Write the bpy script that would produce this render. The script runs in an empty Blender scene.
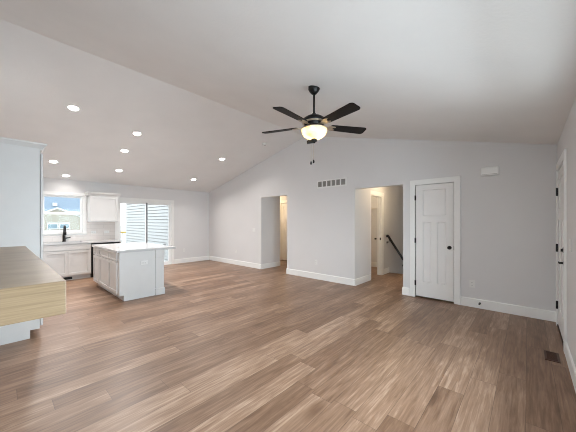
import bpy, bmesh, math, random
from mathutils import Vector, Matrix
random.seed(7)
C = bpy.context.scene.collection
SC = bpy.context.scene
R = math.radians

# ------------------------------------------------------------------ room numbers (metres; camera at x=0, y=0)
XW, XE, YN, YS = -8.5495, 0.2998, 5.1631, -0.31       # window wall, entry wall, long north wall, south wall
ZE, ZP, XR = 2.4335, 3.5065, -4.106                   # eave height, ridge height, ridge position
MW = (ZP-ZE)/(XR-XW); ME = (ZP-ZE)/(XE-XR)
def zc(x): return ZE+(x-XW)*MW if x < XR else ZE+(XE-x)*ME
H = 1.3743

# ------------------------------------------------------------------ camera
cam = bpy.data.objects.new('camera', bpy.data.cameras.new('camera'))
C.objects.link(cam); SC.camera = cam
cam.location = (0, 0, H)
cam.rotation_euler = (R(90), 0, R(42.227))
cam.data.sensor_fit = 'HORIZONTAL'; cam.data.sensor_width = 36
cam.data.lens = 36*264.06/576
cam.data.shift_y = (221.83-216)/576
cam.data.clip_start = 0.02; cam.data.clip_end = 400

# ------------------------------------------------------------------ world (hazy bright sky)
w = bpy.data.worlds.new('sky'); SC.world = w; w.use_nodes = True
nt = w.node_tree; nt.nodes.clear()
wo = nt.nodes.new('ShaderNodeOutputWorld'); bg = nt.nodes.new('ShaderNodeBackground')
tc = nt.nodes.new('ShaderNodeTexCoord'); sx = nt.nodes.new('ShaderNodeSeparateXYZ'); rp = nt.nodes.new('ShaderNodeValToRGB')
nt.links.new(tc.outputs['Generated'], sx.inputs[0]); nt.links.new(sx.outputs['Z'], rp.inputs[0])
rp.color_ramp.elements[0].position = 0.0; rp.color_ramp.elements[0].color = (0.97, 0.985, 1.0, 1)
rp.color_ramp.elements[1].position = 0.6; rp.color_ramp.elements[1].color = (0.74, 0.86, 1.0, 1)
nt.links.new(rp.outputs[0], bg.inputs[0]); bg.inputs[1].default_value = 1.2
nt.links.new(bg.outputs[0], wo.inputs[0])

# ------------------------------------------------------------------ daylight coming through the twin front window in the east wall
def area(name, loc, rot, sx_, sy_, power, col):
    l = bpy.data.lights.new(name, 'AREA'); l.shape = 'RECTANGLE'; l.size = sx_; l.size_y = sy_
    l.energy = power; l.color = col
    o = bpy.data.objects.new(name, l); C.objects.link(o); o.location = loc; o.rotation_euler = rot
    return o
EW = ((0.90, 1.88), (2.00, 2.98)); EWZ = (0.55, 2.10)     # the two sashes: y range, and their height range
# bright sky standing in front of the window
area('daylight_front', (XE+1.7, 1.94, 1.75), (0, R(90), 0), 2.6, 4.2, 265, (0.80, 0.91, 1.0))
area('south_fill_light', (-0.42, YS-0.22, 1.40), (R(90), 0, 0), 0.95, 1.50, 5.5, (0.82, 0.92, 1.0))  # added fill outside an invented south window, lifts the closet door wall

SC.view_settings.view_transform = 'Standard'; SC.view_settings.look = 'None'
SC.view_settings.exposure = 1.53; SC.view_settings.gamma = 1.0; SC.view_settings.use_curve_mapping = False
SC.cycles.max_bounces = 10; SC.cycles.diffuse_bounces = 6; SC.cycles.glossy_bounces = 4
SC.cycles.transparent_max_bounces = 12; SC.cycles.sample_clamp_indirect = 4
SC.cycles.use_denoising = True; SC.cycles.filter_width = 1.0

# ------------------------------------------------------------------ materials
def srgb(r, g, b):
    f = lambda c: (c/255/12.92) if c/255 <= 0.04045 else ((c/255+0.055)/1.055)**2.4
    return (f(r), f(g), f(b), 1)
def mat(name, col, rough=0.5, metal=0, var=0.04, scale=6, bump=0.0, bscale=60, stretch=(1, 1, 1), spec=0.5, emit=None, estr=0):
    m = bpy.data.materials.new(name); m.use_nodes = True; t = m.node_tree; b = t.nodes['Principled BSDF']
    c = t.nodes.new('ShaderNodeTexCoord'); mp = t.nodes.new('ShaderNodeMapping'); mp.inputs['Scale'].default_value = stretch
    n = t.nodes.new('ShaderNodeTexNoise'); n.inputs['Scale'].default_value = scale; n.inputs['Detail'].default_value = 4
    t.links.new(c.outputs['Object'], mp.inputs[0]); t.links.new(mp.outputs[0], n.inputs['Vector'])
    r = t.nodes.new('ShaderNodeValToRGB')
    lo = [max(0, x*(1-var)) for x in col[:3]]; hi = [min(1, x*(1+var)) for x in col[:3]]
    r.color_ramp.elements[0].position = 0.3; r.color_ramp.elements[0].color = (*lo, 1)
    r.color_ramp.elements[1].position = 0.7; r.color_ramp.elements[1].color = (*hi, 1)
    t.links.new(n.outputs['Fac'], r.inputs[0]); t.links.new(r.outputs[0], b.inputs['Base Color'])
    b.inputs['Roughness'].default_value = rough; b.inputs['Metallic'].default_value = metal
    b.inputs['Specular IOR Level'].default_value = spec
    if bump:
        n2 = t.nodes.new('ShaderNodeTexNoise'); n2.inputs['Scale'].default_value = bscale; n2.inputs['Detail'].default_value = 3
        t.links.new(mp.outputs[0], n2.inputs['Vector'])
        bp = t.nodes.new('ShaderNodeBump'); bp.inputs['Strength'].default_value = bump; bp.inputs['Distance'].default_value = 0.004
        t.links.new(n2.outputs['Fac'], bp.inputs['Height']); t.links.new(bp.outputs[0], b.inputs['Normal'])
    if emit:
        b.inputs['Emission Color'].default_value = emit; b.inputs['Emission Strength'].default_value = estr
    return m
M = {}
M['wall'] = mat('greige_wall_paint', srgb(217, 216, 216), 0.6, var=0.015, scale=1.5, bump=0.12, bscale=140, spec=0.3)
M['ceil'] = mat('ceiling_paint', srgb(226, 225, 224), 0.8, var=0.02, scale=2, bump=0.35, bscale=45, spec=0.2)
M['trim'] = mat('white_trim_paint', srgb(236, 236, 234), 0.35, var=0.01)
M['door'] = mat('white_door_paint', srgb(230, 229, 227), 0.4, var=0.015)
M['cab'] = mat('white_cabinet_paint', srgb(210, 210, 209), 0.38, var=0.015)
M['quartz'] = mat('white_quartz', srgb(196, 197, 198), 0.12, var=0.03, scale=9)
M['black'] = mat('matte_black_metal', srgb(12, 11, 11), 0.42, var=0.2, spec=0.35)
M['blackgloss'] = mat('black_appliance', srgb(14, 14, 15), 0.2, var=0.2)
M['blade'] = mat('dark_blade_wood', srgb(20, 16, 15), 0.55, spec=0.25, var=0.35, scale=5, stretch=(1, 12, 1))
M['iron'] = mat('polished_bracket_metal', srgb(190, 176, 158), 0.28, metal=0.85, var=0.1)
M['plastic'] = mat('white_plastic', srgb(224, 224, 222), 0.35, var=0.01)
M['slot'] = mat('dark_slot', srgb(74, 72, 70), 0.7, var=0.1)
M['grille'] = mat('grille_shade_grey', srgb(150, 146, 142), 0.6, var=0.05)
M['brownmetal'] = mat('brown_register', srgb(74, 46, 32), 0.5, var=0.1)
M['railwood'] = mat('dark_rail_wood', srgb(30, 20, 16), 0.6, var=0.3, scale=20, spec=0.2)
M['vinyl'] = mat('white_vinyl', srgb(238, 239, 238), 0.3, var=0.01)
M['stileshadow'] = mat('stile_shadow_grey', srgb(128, 130, 132), 0.4, var=0.04)  # shadow tone of the sliding door's inner stile, put into the colour
M['gasket'] = mat('grey_gasket', srgb(105, 108, 110), 0.5, var=0.05)
M['roof'] = mat('blue_grey_shingles', srgb(122, 134, 144), 0.9, var=0.2, scale=14, stretch=(1, 0.3, 1))
M['cream'] = mat('cream_siding', srgb(158, 153, 138), 0.8, var=0.04)
M['extwhite'] = mat('exterior_white', srgb(205, 205, 203), 0.6, var=0.02)
M['extglass'] = mat('distant_window_glass', srgb(120, 142, 150), 0.1, var=0.1)
M['ground'] = mat('pale_dry_lawn', srgb(176, 174, 164), 0.95, var=0.1, scale=0.4)
M['concrete'] = mat('pale_concrete', srgb(200, 198, 192), 0.9, var=0.05, scale=3)
M['pine'] = mat('yellow_pine', srgb(176, 146, 50), 0.6, var=0.12, scale=5, stretch=(1, 1, 6))
M['mesh'] = mat('wire_white', srgb(225, 222, 215), 0.4, var=0.02)
M['carpet'] = mat('stair_oak', srgb(112, 84, 66), 0.6, var=0.2, scale=10)
M['lens'] = mat('downlight_lens', (1, 1, 1, 1), 0.4, emit=(1, 0.96, 0.9, 1), estr=9)
M['steel'] = mat('stainless_steel', srgb(170, 172, 174), 0.3, metal=1, var=0.06)

def siding_mat():
    m = mat('pale_lap_siding', srgb(180, 178, 174), 0.6, var=0.03, scale=2)
    return m
M['siding'] = siding_mat()

def glass_mat():
    m = bpy.data.materials.new('window_glass'); m.use_nodes = True; t = m.node_tree; t.nodes.clear()
    o = t.nodes.new('ShaderNodeOutputMaterial'); mx = t.nodes.new('ShaderNodeMixShader')
    tr = t.nodes.new('ShaderNodeBsdfTransparent'); tr.inputs[0].default_value = (0.96, 0.975, 0.975, 1)
    gl = t.nodes.new('ShaderNodeBsdfGlossy'); gl.inputs['Roughness'].default_value = 0.02
    mx.inputs[0].default_value = 0.005
    t.links.new(tr.outputs[0], mx.inputs[1]); t.links.new(gl.outputs[0], mx.inputs[2])
    t.links.new(mx.outputs[0], o.inputs[0]); return m
M['glass'] = glass_mat()

def bowl_mat():
    m = bpy.data.materials.new('amber_alabaster_glass'); m.use_nodes = True; t = m.node_tree; t.nodes.clear()
    o = t.nodes.new('ShaderNodeOutputMaterial')
    tl = t.nodes.new('ShaderNodeBsdfTranslucent'); df = t.nodes.new('ShaderNodeBsdfPrincipled'); mx = t.nodes.new('ShaderNodeMixShader')
    n = t.nodes.new('ShaderNodeTexNoise'); n.inputs['Scale'].default_value = 9; n.inputs['Detail'].default_value = 4
    c = t.nodes.new('ShaderNodeTexCoord'); t.links.new(c.outputs['Object'], n.inputs['Vector'])
    r = t.nodes.new('ShaderNodeValToRGB')
    r.color_ramp.elements[0].position = 0.3; r.color_ramp.elements[0].color = (0.80, 0.47, 0.14, 1)
    r.color_ramp.elements[1].position = 0.7; r.color_ramp.elements[1].color = (0.98, 0.77, 0.43, 1)
    t.links.new(n.outputs['Fac'], r.inputs[0]); dk = t.nodes.new('ShaderNodeMix'); dk.data_type = 'RGBA'; dk.blend_type = 'MULTIPLY'; dk.inputs['Factor'].default_value = 1; dk.inputs['B'].default_value = (0.035, 0.035, 0.035, 1); t.links.new(r.outputs[0], dk.inputs['A']); t.links.new(dk.outputs['Result'], tl.inputs[0]); t.links.new(r.outputs[0], df.inputs['Base Color'])
    t.links.new(r.outputs[0], df.inputs['Emission Color']); df.inputs['Emission Strength'].default_value = 0.36
    df.inputs['Roughness'].default_value = 0.25
    mx.inputs[0].default_value = 0.45
    t.links.new(tl.outputs[0], mx.inputs[1]); t.links.new(df.outputs[0], mx.inputs[2]); t.links.new(mx.outputs[0], o.inputs[0])
    return m
M['bowl'] = bowl_mat()

def plank_mat():
    """wide oak-look planks running along y: plank id from floor(), random tone, stretched grain, thin dark joints"""
    m = bpy.data.materials.new('oak_plank_floor'); m.use_nodes = True; t = m.node_tree; L = t.links; b = t.nodes['Principled BSDF']
    def math_(op, a=None, b_=None, c_=None):
        n = t.nodes.new('ShaderNodeMath'); n.operation = op
        for i, v in enumerate((a, b_, c_)):
            if v is None: continue
            if isinstance(v, (int, float)): n.inputs[i].default_value = v
            else: L.new(v, n.inputs[i])
        return n.outputs[0]
    c = t.nodes.new('ShaderNodeTexCoord'); s = t.nodes.new('ShaderNodeSeparateXYZ'); L.new(c.outputs['Object'], s.inputs[0])
    W, LEN = 0.182, 1.52
    u = math_('DIVIDE', math_('ADD', s.outputs['X'], 20.03), W); row = math_('FLOOR', u); fu = math_('FRACT', u)
    wn = t.nodes.new('ShaderNodeTexWhiteNoise'); wn.noise_dimensions = '1D'; L.new(row, wn.inputs['W'])
    v = math_('ADD', math_('DIVIDE', math_('ADD', s.outputs['Y'], 20), LEN), math_('MULTIPLY', wn.outputs['Value'], 7.3))
    col = math_('FLOOR', v); fv = math_('FRACT', v)
    cb = t.nodes.new('ShaderNodeCombineXYZ'); L.new(row, cb.inputs[0]); L.new(col, cb.inputs[1])
    w2 = t.nodes.new('ShaderNodeTexWhiteNoise'); w2.noise_dimensions = '3D'; L.new(cb.outputs[0], w2.inputs['Vector'])
    rnd = w2.outputs['Value']
    # grain, a different stretch of wood on every plank
    g = t.nodes.new('ShaderNodeCombineXYZ')
    L.new(math_('MULTIPLY', s.outputs['X'], 1.0), g.inputs[0]); L.new(math_('MULTIPLY', s.outputs['Y'], 0.05), g.inputs[1]); L.new(math_('MULTIPLY', rnd, 37.0), g.inputs[2])
    n1 = t.nodes.new('ShaderNodeTexNoise'); n1.inputs['Scale'].default_value = 52; n1.inputs['Detail'].default_value = 6; n1.inputs['Roughness'].default_value = 0.62; n1.inputs['Distortion'].default_value = 0.6
    L.new(g.outputs[0], n1.inputs['Vector'])
    g2 = t.nodes.new('ShaderNodeCombineXYZ')
    L.new(s.outputs['X'], g2.inputs[0]); L.new(math_('MULTIPLY', s.outputs['Y'], 0.17), g2.inputs[1]); L.new(math_('MULTIPLY', rnd, 91.0), g2.inputs[2])
    n2 = t.nodes.new('ShaderNodeTexNoise'); n2.inputs['Scale'].default_value = 11; n2.inputs['Detail'].default_value = 4; n2.inputs['Distortion'].default_value = 1.2
    L.new(g2.outputs[0], n2.inputs['Vector'])
    tone = math_('ADD', math_('ADD', math_('MULTIPLY', rnd, 0.28), math_('MULTIPLY', n1.outputs['Fac'], 0.86)), math_('MULTIPLY', n2.outputs['Fac'], 0.50))
    # scattered knots, darker and drawn out along the plank
    kv = t.nodes.new('ShaderNodeCombineXYZ'); L.new(math_('MULTIPLY', s.outputs['X'], 2.6), kv.inputs[0]); L.new(math_('MULTIPLY', s.outputs['Y'], 0.9), kv.inputs[1]); L.new(math_('MULTIPLY', rnd, 53.0), kv.inputs[2])
    vo = t.nodes.new('ShaderNodeTexVoronoi'); vo.inputs['Scale'].default_value = 1.0; L.new(kv.outputs[0], vo.inputs['Vector'])
    knot = math_('MAXIMUM', math_('SUBTRACT', 1.0, math_('DIVIDE', vo.outputs['Distance'], 0.16)), 0.0)
    tone = math_('SUBTRACT', tone, math_('MULTIPLY', knot, math_('MULTIPLY', n1.outputs['Fac'], 0.7)))
    r = t.nodes.new('ShaderNodeValToRGB'); L.new(math_('SUBTRACT', tone, 0.295), r.inputs[0])
    e = r.color_ramp.elements
    e[0].position = 0.05; e[0].color = srgb(80, 57, 42)
    e[1].position = 0.95; e[1].color = srgb(200, 172, 148)
    k = e.new(0.36); k.color = srgb(118, 90, 70)
    k = e.new(0.62); k.color = srgb(148, 119, 97)
    # joints
    eu = math_('MULTIPLY', math_('MINIMUM', fu, math_('SUBTRACT', 1.0, fu)), W)
    ev = math_('MULTIPLY', math_('MINIMUM', fv, math_('SUBTRACT', 1.0, fv)), LEN)
    d = math_('MINIMUM', eu, ev)
    j = math_('LESS_THAN', d, 0.0016)
    mx = t.nodes.new('ShaderNodeMix'); mx.data_type = 'RGBA'; L.new(math_('MULTIPLY', j, 0.55), mx.inputs['Factor'])
    L.new(r.outputs[0], mx.inputs['A']); mx.inputs['B'].default_value = srgb(66, 50, 42)
    L.new(mx.outputs['Result'], b.inputs['Base Color'])
    L.new(math_('ADD', math_('MULTIPLY', n1.outputs['Fac'], 0.16), 0.30), b.inputs['Roughness'])
    b.inputs['Specular IOR Level'].default_value = 0.38
    bp = t.nodes.new('ShaderNodeBump'); bp.inputs['Strength'].default_value = 0.12; bp.inputs['Distance'].default_value = 0.002
    L.new(math_('SUBTRACT', n1.outputs['Fac'], j), bp.inputs['Height']); L.new(bp.outputs[0], b.inputs['Normal'])
    return m
M['floor'] = plank_mat()

def oak_mat():
    m = bpy.data.materials.new('light_oak_beam'); m.use_nodes = True; t = m.node_tree; L = t.links; b = t.nodes['Principled BSDF']
    c = t.nodes.new('ShaderNodeTexCoord'); mp = t.nodes.new('ShaderNodeMapping'); mp.inputs['Scale'].default_value = (3.0, 1.2, 60)
    L.new(c.outputs['Object'], mp.inputs[0])
    n = t.nodes.new('ShaderNodeTexNoise'); n.inputs['Scale'].default_value = 3.2; n.inputs['Detail'].default_value = 6; n.inputs['Distortion'].default_value = 0.5
    L.new(mp.outputs[0], n.inputs['Vector'])
    r = t.nodes.new('ShaderNodeValToRGB'); e = r.color_ramp.elements
    e[0].position = 0.25; e[0].color = srgb(118, 97, 71); e[1].position = 0.75; e[1].color = srgb(150, 129, 100)
    L.new(n.outputs['Fac'], r.inputs[0]); L.new(r.outputs[0], b.inputs['Base Color']); b.inputs['Roughness'].default_value = 0.38; b.inputs['Specular IOR Level'].default_value = 0.65
    return m
M['oak'] = oak_mat()

def tile_mat():
    m = bpy.data.materials.new('pale_wall_tile'); m.use_nodes = True; t = m.node_tree; L = t.links; b = t.nodes['Principled BSDF']
    c = t.nodes.new('ShaderNodeTexCoord'); s = t.nodes.new('ShaderNodeSeparateXYZ'); q = t.nodes.new('ShaderNodeCombineXYZ')
    L.new(c.outputs['Object'], s.inputs[0]); L.new(s.outputs['Y'], q.inputs[0]); L.new(s.outputs['Z'], q.inputs[1])
    k = t.nodes.new('ShaderNodeTexBrick'); k.inputs['Scale'].default_value = 1; k.inputs['Brick Width'].default_value = 0.3; k.inputs['Row Height'].default_value = 0.1
    k.inputs['Mortar Size'].default_value = 0.003
    k.inputs['Color1'].default_value = srgb(216, 209, 204); k.inputs['Color2'].default_value = srgb(221, 215, 210); k.inputs['Mortar'].default_value = srgb(196, 190, 186)
    L.new(q.outputs[0], k.inputs['Vector']); L.new(k.outputs[0], b.inputs['Base Color']); b.inputs['Roughness'].default_value = 0.25
    return m
M['tile'] = tile_mat()

# ------------------------------------------------------------------ mesh helpers
class MB:
    def __init__(s): s.bm = bmesh.new()
    def box(s, x0, x1, y0, y1, z0, z1, bev=0):
        g = bmesh.ops.create_cube(s.bm, size=1)
        for v in g['verts']:
            v.co = Vector(((x0+x1)/2+v.co.x*(x1-x0), (y0+y1)/2+v.co.y*(y1-y0), (z0+z1)/2+v.co.z*(z1-z0)))
        if bev:
            es = list({e for v in g['verts'] for e in v.link_edges})
            bmesh.ops.bevel(s.bm, geom=es, offset=bev, segments=2, affect='EDGES', profile=0.6)
        return s
    def prism(s, pts, axis, a, b_):
        """polygon pts in the two other axes, extruded along axis from a to b_"""
        def P(p, d): return {'x': (d, p[0], p[1]), 'y': (p[0], d, p[1]), 'z': (p[0], p[1], d)}[axis]
        A = [s.bm.verts.new(P(p, a)) for p in pts]; B = [s.bm.verts.new(P(p, b_)) for p in pts]
        fs = [s.bm.faces.new(A), s.bm.faces.new(B[::-1])]
        n = len(pts)
        for i in range(n): fs.append(s.bm.faces.new((A[i], B[i], B[(i+1) % n], A[(i+1) % n])))
        bmesh.ops.recalc_face_normals(s.bm, faces=fs); return s
    def lathe(s, prof, loc=(0, 0, 0), axis='z', n=32, mtx=None):
        """prof: list of (radius, height); closed caps when radius is 0"""
        rings = []
        for (r, h) in prof:
            if r < 1e-6: rings.append([s.bm.verts.new((0, 0, h))])
            else: rings.append([s.bm.verts.new((r*math.cos(2*math.pi*i/n), r*math.sin(2*math.pi*i/n), h)) for i in range(n)])
        fs = []
        for A, B in zip(rings, rings[1:]):
            for i in range(n):
                j = (i+1) % n
                if len(A) == 1 and len(B) == 1: continue
                if len(A) == 1: fs.append(s.bm.faces.new((A[0], B[i], B[j])))
                elif len(B) == 1: fs.append(s.bm.faces.new((A[i], A[j], B[0])))
                else: fs.append(s.bm.faces.new((A[i], A[j], B[j], B[i])))
        for f in fs: f.smooth = True
        vs = [v for r_ in rings for v in r_]
        if mtx is None:
            mtx = {'z': Matrix(), 'x': Matrix.Rotation(R(90), 4, 'Y'), 'y': Matrix.Rotation(R(-90), 4, 'X')}[axis]
        for v in vs: v.co = mtx @ v.co + Vector(loc)
        bmesh.ops.recalc_face_normals(s.bm, faces=fs)
        return s
    def tube(s, pts, r, n=12):
        pts = [Vector(p) for p in pts]; rings = []
        up = Vector((0, 0, 1))
        for i, p in enumerate(pts):
            d = (pts[min(i+1, len(pts)-1)]-pts[max(i-1, 0)]).normalized()
            a = d.cross(up if abs(d.z) < 0.9 else Vector((0, 1, 0))).normalized(); b = a.cross(d)
            rr = r[i] if isinstance(r, (list, tuple)) else r
            rings.append([s.bm.verts.new(p+rr*(math.cos(2*math.pi*k/n)*a+math.sin(2*math.pi*k/n)*b)) for k in range(n)])
        fs = []
        for A, B in zip(rings, rings[1:]):
            for k in range(n): fs.append(s.bm.faces.new((A[k], A[(k+1) % n], B[(k+1) % n], B[k])))
        for f in fs: f.smooth = True
        fs.append(s.bm.faces.new(rings[0])); fs.append(s.bm.faces.new(rings[-1][::-1]))
        bmesh.ops.recalc_face_normals(s.bm, faces=fs); return s
    def build(s, name, m, parent=None):
        me = bpy.data.meshes.new(name); s.bm.to_mesh(me); s.bm.free()
        me.materials.append(m)
        o = bpy.data.objects.new(name, me); C.objects.link(o)
        if parent is not None:
            o.parent = parent
            # geometry is written in world metres: take the parent's place away
            o.matrix_parent_inverse = wm(parent).inverted()
        return o
def wm(o):
    m = Matrix.Translation(o.location) @ o.rotation_euler.to_matrix().to_4x4()
    return m if o.parent is None else wm(o.parent) @ o.matrix_parent_inverse @ m
def tag(o, label, cat, group=None):
    o['label'] = label; o['category'] = cat
    if group: o['group'] = group
    return o
def empty(name, loc, label=None, cat=None, group=None):
    o = bpy.data.objects.new(name, None); C.objects.link(o); o.location = loc; o.empty_display_size = 0.1
    if label: tag(o, label, cat, group)
    return o
def struct(name, mb, m):
    o = mb.build(name, m); o['kind'] = 'structure'; return o
def sempty(name, loc):
    o = empty(name, loc); o['kind'] = 'structure'; return o

# ================================================================== THE SETTING
T = 0.115                                  # wall thickness
ZO = 2.083                                 # head of the two cased openings
O1 = (-5.7375, -4.722); O2 = (-2.749, -1.745)
DL, DR = -1.524, -0.918                    # closet door opening
DTOP = 2.045
EY0_, EY1_ = 4.06, 4.972
HALL_C = 2.4335

# floor: living room plus the two halls
f = MB(); f.box(XW, XE, YS, YN, -0.05, 0)
f.box(DL-0.1, DR+0.1, YN, YN+T, -0.05, 0); f.box(XE, XE+T, EY0_, EY1_, -0.05, 0); f.box(-8.0, -4.70, YN, 7.6, -0.05, 0); f.box(-4.3, -1.70, YN, 7.16, -0.05, 0); f.box(-4.3, -2.79-T, 7.16, 7.75, -0.05, 0)
struct('floor', f, M['floor'])

# vaulted ceiling: the two slopes in one skin with a ridge
c_ = MB()
c_.prism([(XW-0.1, zc(XW)-0.1*MW), (XR, ZP), (XE+0.1, zc(XE)-0.1*ME), (XE+0.1, ZE+0.15), (XR, ZP+0.2), (XW-0.1, ZE+0.15)], 'y', YS-0.1, YN+0.1)
struct('ceiling', c_, M['ceil'])

# north wall with two openings and the closet doorway
n_ = MB()
def gseg(x0, x1, z0):
    pts = [(x0, z0), (x1, z0), (x1, zc(x1)+0.01)]
    if x0 < XR < x1: pts.append((XR, ZP+0.01))
    pts.append((x0, zc(x0)+0.01)); n_.prism(pts, 'y', YN, YN+T)
gseg(XW-T, O1[0], 0); gseg(O1[0], O1[1], ZO); gseg(O1[1], O2[0], 0); gseg(O2[0], O2[1], ZO)
gseg(O2[1], DL, 0); gseg(DL, DR, DTOP); gseg(DR, XE+T, 0)
struct('wall_north', n_, M['wall'])

# east wall with the entry doorway
EY0, EY1 = 4.060, 4.972
e_ = MB(); e_.box(XE, XE+T, YS-0.1, EW[0][0], 0, ZE); e_.box(XE, XE+T, EW[0][1], EW[1][0], 0, ZE); e_.box(XE, XE+T, EW[1][1], EY0, 0, ZE)
for u0, u1 in EW: e_.box(XE, XE+T, u0, u1, 0, EWZ[0]); e_.box(XE, XE+T, u0, u1, EWZ[1], ZE)
e_.box(XE, XE+T, EY0, EY1, DTOP, ZE); e_.box(XE, XE+T, EY1, YN, 0, ZE)
struct('wall_east', e_, M['wall'])

# west wall with the kitchen window and the sliding door
WY0, WY1, WZ0, WZ1 = 0.715, 1.495, 1.115, 2.035
GY0, GY1, GZ = 2.30, 3.795, 1.985
w_ = MB()
w_.box(XW-T, XW, YS-0.1, WY0, 0, ZE); w_.box(XW-T, XW, WY0, WY1, 0, WZ0); w_.box(XW-T, XW, WY0, WY1, WZ1, ZE)
w_.box(XW-T, XW, WY1, GY0, 0, ZE); w_.box(XW-T, XW, GY0, GY1, GZ, ZE); w_.box(XW-T, XW, GY1, YN, 0, ZE)
struct('wall_west', w_, M['wall'])

# south wall, and the chimney breast that carries the mantel
s_ = MB()
SX0, SX1 = -0.90, 0.06                     # added south window, out of view, lets fill light onto the north-east wall
s_.prism([(XW-T, 0), (SX0, 0), (SX0, zc(SX0)+0.01), (XR, ZP+0.01), (XW-T, zc(XW)+0.01)], 'y', YS-T, YS)
s_.prism([(SX1, 0), (XE+T, 0), (XE+T, zc(XE)+0.01), (SX1, zc(SX1)+0.01)], 'y', YS-T, YS)
s_.prism([(SX0, EWZ[1]), (SX1, EWZ[1]), (SX1, zc(SX1)+0.01), (SX0, zc(SX0)+0.01)], 'y', YS-T, YS)
s_.box(SX0, SX1, YS-T, YS, 0, EWZ[0])
struct('wall_south', s_, M['wall'])
cb = MB(); cb.prism([(-2.83, 0), (-1.21, 0), (-1.21, zc(-1.21)), (-2.83, zc(-2.83))], 'y', YS, -0.035)
struct('wall_chimney', cb, M['wall'])
for i, (u0, u1) in enumerate(EW):
    z0, z1 = EWZ
    r_ = sempty('window_%d' % (i+3), (XE, (u0+u1)/2, z0))
    fr = MB()
    for a in ((u0, u0+0.05, z0, z1), (u1-0.05, u1, z0, z1), (u0+0.05, u1-0.05, z0, z0+0.05), (u0+0.05, u1-0.05, z1-0.05, z1), (u0+0.05, u1-0.05, (z0+z1)/2-0.02, (z0+z1)/2+0.02)):
        fr.box(XE+0.03, XE+0.09, *a)
    fr.build('window_frame', M['vinyl'], r_)
    MB().box(XE+0.059, XE+0.065, u0+0.05, u1-0.05, z0+0.05, z1-0.05).build('window_pane', M['glass'], r_)
    cs = MB()
    for a in ((u0-0.058, u0, z0-0.085, z1+0.085), (u1, u1+0.058, z0-0.085, z1+0.085), (u0, u1, z1, z1+0.085), (u0, u1, z0-0.085, z0)):
        cs.box(XE-0.018, XE, *a)
    cs.build('window_casing', M['trim'], r_)

r_ = sempty('window_5', ((SX0+SX1)/2, YS, EWZ[0])); u0, u1 = SX0, SX1; z0, z1 = EWZ  # invented window, unseen, there only to admit the south fill
fr = MB()
for a in ((u0, u0+0.05, z0, z1), (u1-0.05, u1, z0, z1), (u0+0.05, u1-0.05, z0, z0+0.05), (u0+0.05, u1-0.05, z1-0.05, z1), (u0+0.05, u1-0.05, (z0+z1)/2-0.02, (z0+z1)/2+0.02)):
    fr.box(a[0], a[1], YS-0.09, YS-0.03, a[2], a[3])
fr.build('window_frame', M['vinyl'], r_)
MB().box(u0+0.05, u1-0.05, YS-0.065, YS-0.059, z0+0.05, z1-0.05).build('window_pane', M['glass'], r_)
cs = MB()
for a in ((u0-0.085, u0, z0-0.085, z1+0.085), (u1, u1+0.085, z0-0.085, z1+0.085), (u0, u1, z1, z1+0.085), (u0, u1, z0-0.085, z0)):
    cs.box(a[0], a[1], YS, YS+0.018, a[2], a[3])
cs.build('window_casing', M['trim'], r_)

# --- halls behind the north wall
y0 = YN+T
hw = MB()
hw.box(O1[0]-T, O1[0], y0, 5.95, 0, HALL_C); hw.box(-8.1, O1[0]-T, 5.95-T, 5.95, 0, HALL_C)      # return wall and hall going west
hw.box(-8.1, -6.56, 6.85, 6.85+T, 0, HALL_C); hw.box(-6.56, -5.80, 6.85, 6.85+T, DTOP, HALL_C); hw.box(-5.80, -4.70, 6.85, 6.85+T, 0, HALL_C)
hw.box(O1[1], O1[1]+T, y0, 6.85+T, 0, HALL_C); hw.box(-8.2, -8.1, 5.8, 6.97, 0, HALL_C)
struct('wall_hall_west', hw, M['wall'])
LX = -2.790
hs = MB()
hs.box(O2[0]-T-0.02, O2[0], y0, 5.93, 0, HALL_C)
hs.box(LX-T, LX, 5.93, 6.0, 0, HALL_C); hs.box(LX-T, LX, 6.0, 6.68, 2.035, HALL_C); hs.box(LX-T, LX, 6.68, 12.0, -2.6, HALL_C)
hs.box(O2[1], O2[1]+T, y0, 12.0, -2.6, HALL_C)
hs.box(LX-T, O2[1]+T, 12.0, 12.1, -2.6, HALL_C)
struct('wall_hall_stair', hs, M['wall'])
cl = MB()
cl.box(-4.4, -4.3, y0, 7.85, 0, HALL_C); cl.box(-4.3, LX-T, 7.75, 7.85, 0, HALL_C); cl.box(-4.3, LX-T, y0, y0+0.05, 0, HALL_C)
struct('wall_closet', cl, M['wall'])
hc = MB(); hc.box(-8.2, -4.60, y0, 7.0, HALL_C, HALL_C+0.1); hc.box(-4.4, -1.62, y0, 12.1, HALL_C, HALL_C+0.1)
struct('ceiling_hall', hc, M['ceil'])
# stairs going down beyond the landing
st = MB()
for k in range(9):
    st.box(LX, O2[1], 7.16+0.26*k, 7.16+0.26*(k+1)+0.025, -0.19*(k+1)-0.04, -0.19*(k+1))
    st.box(LX, O2[1], 7.16+0.26*k-0.02, 7.16+0.26*k, -0.19*(k+1), -0.19*k-0.0005)
struct('trim_stair', st, M['carpet'])

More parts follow.
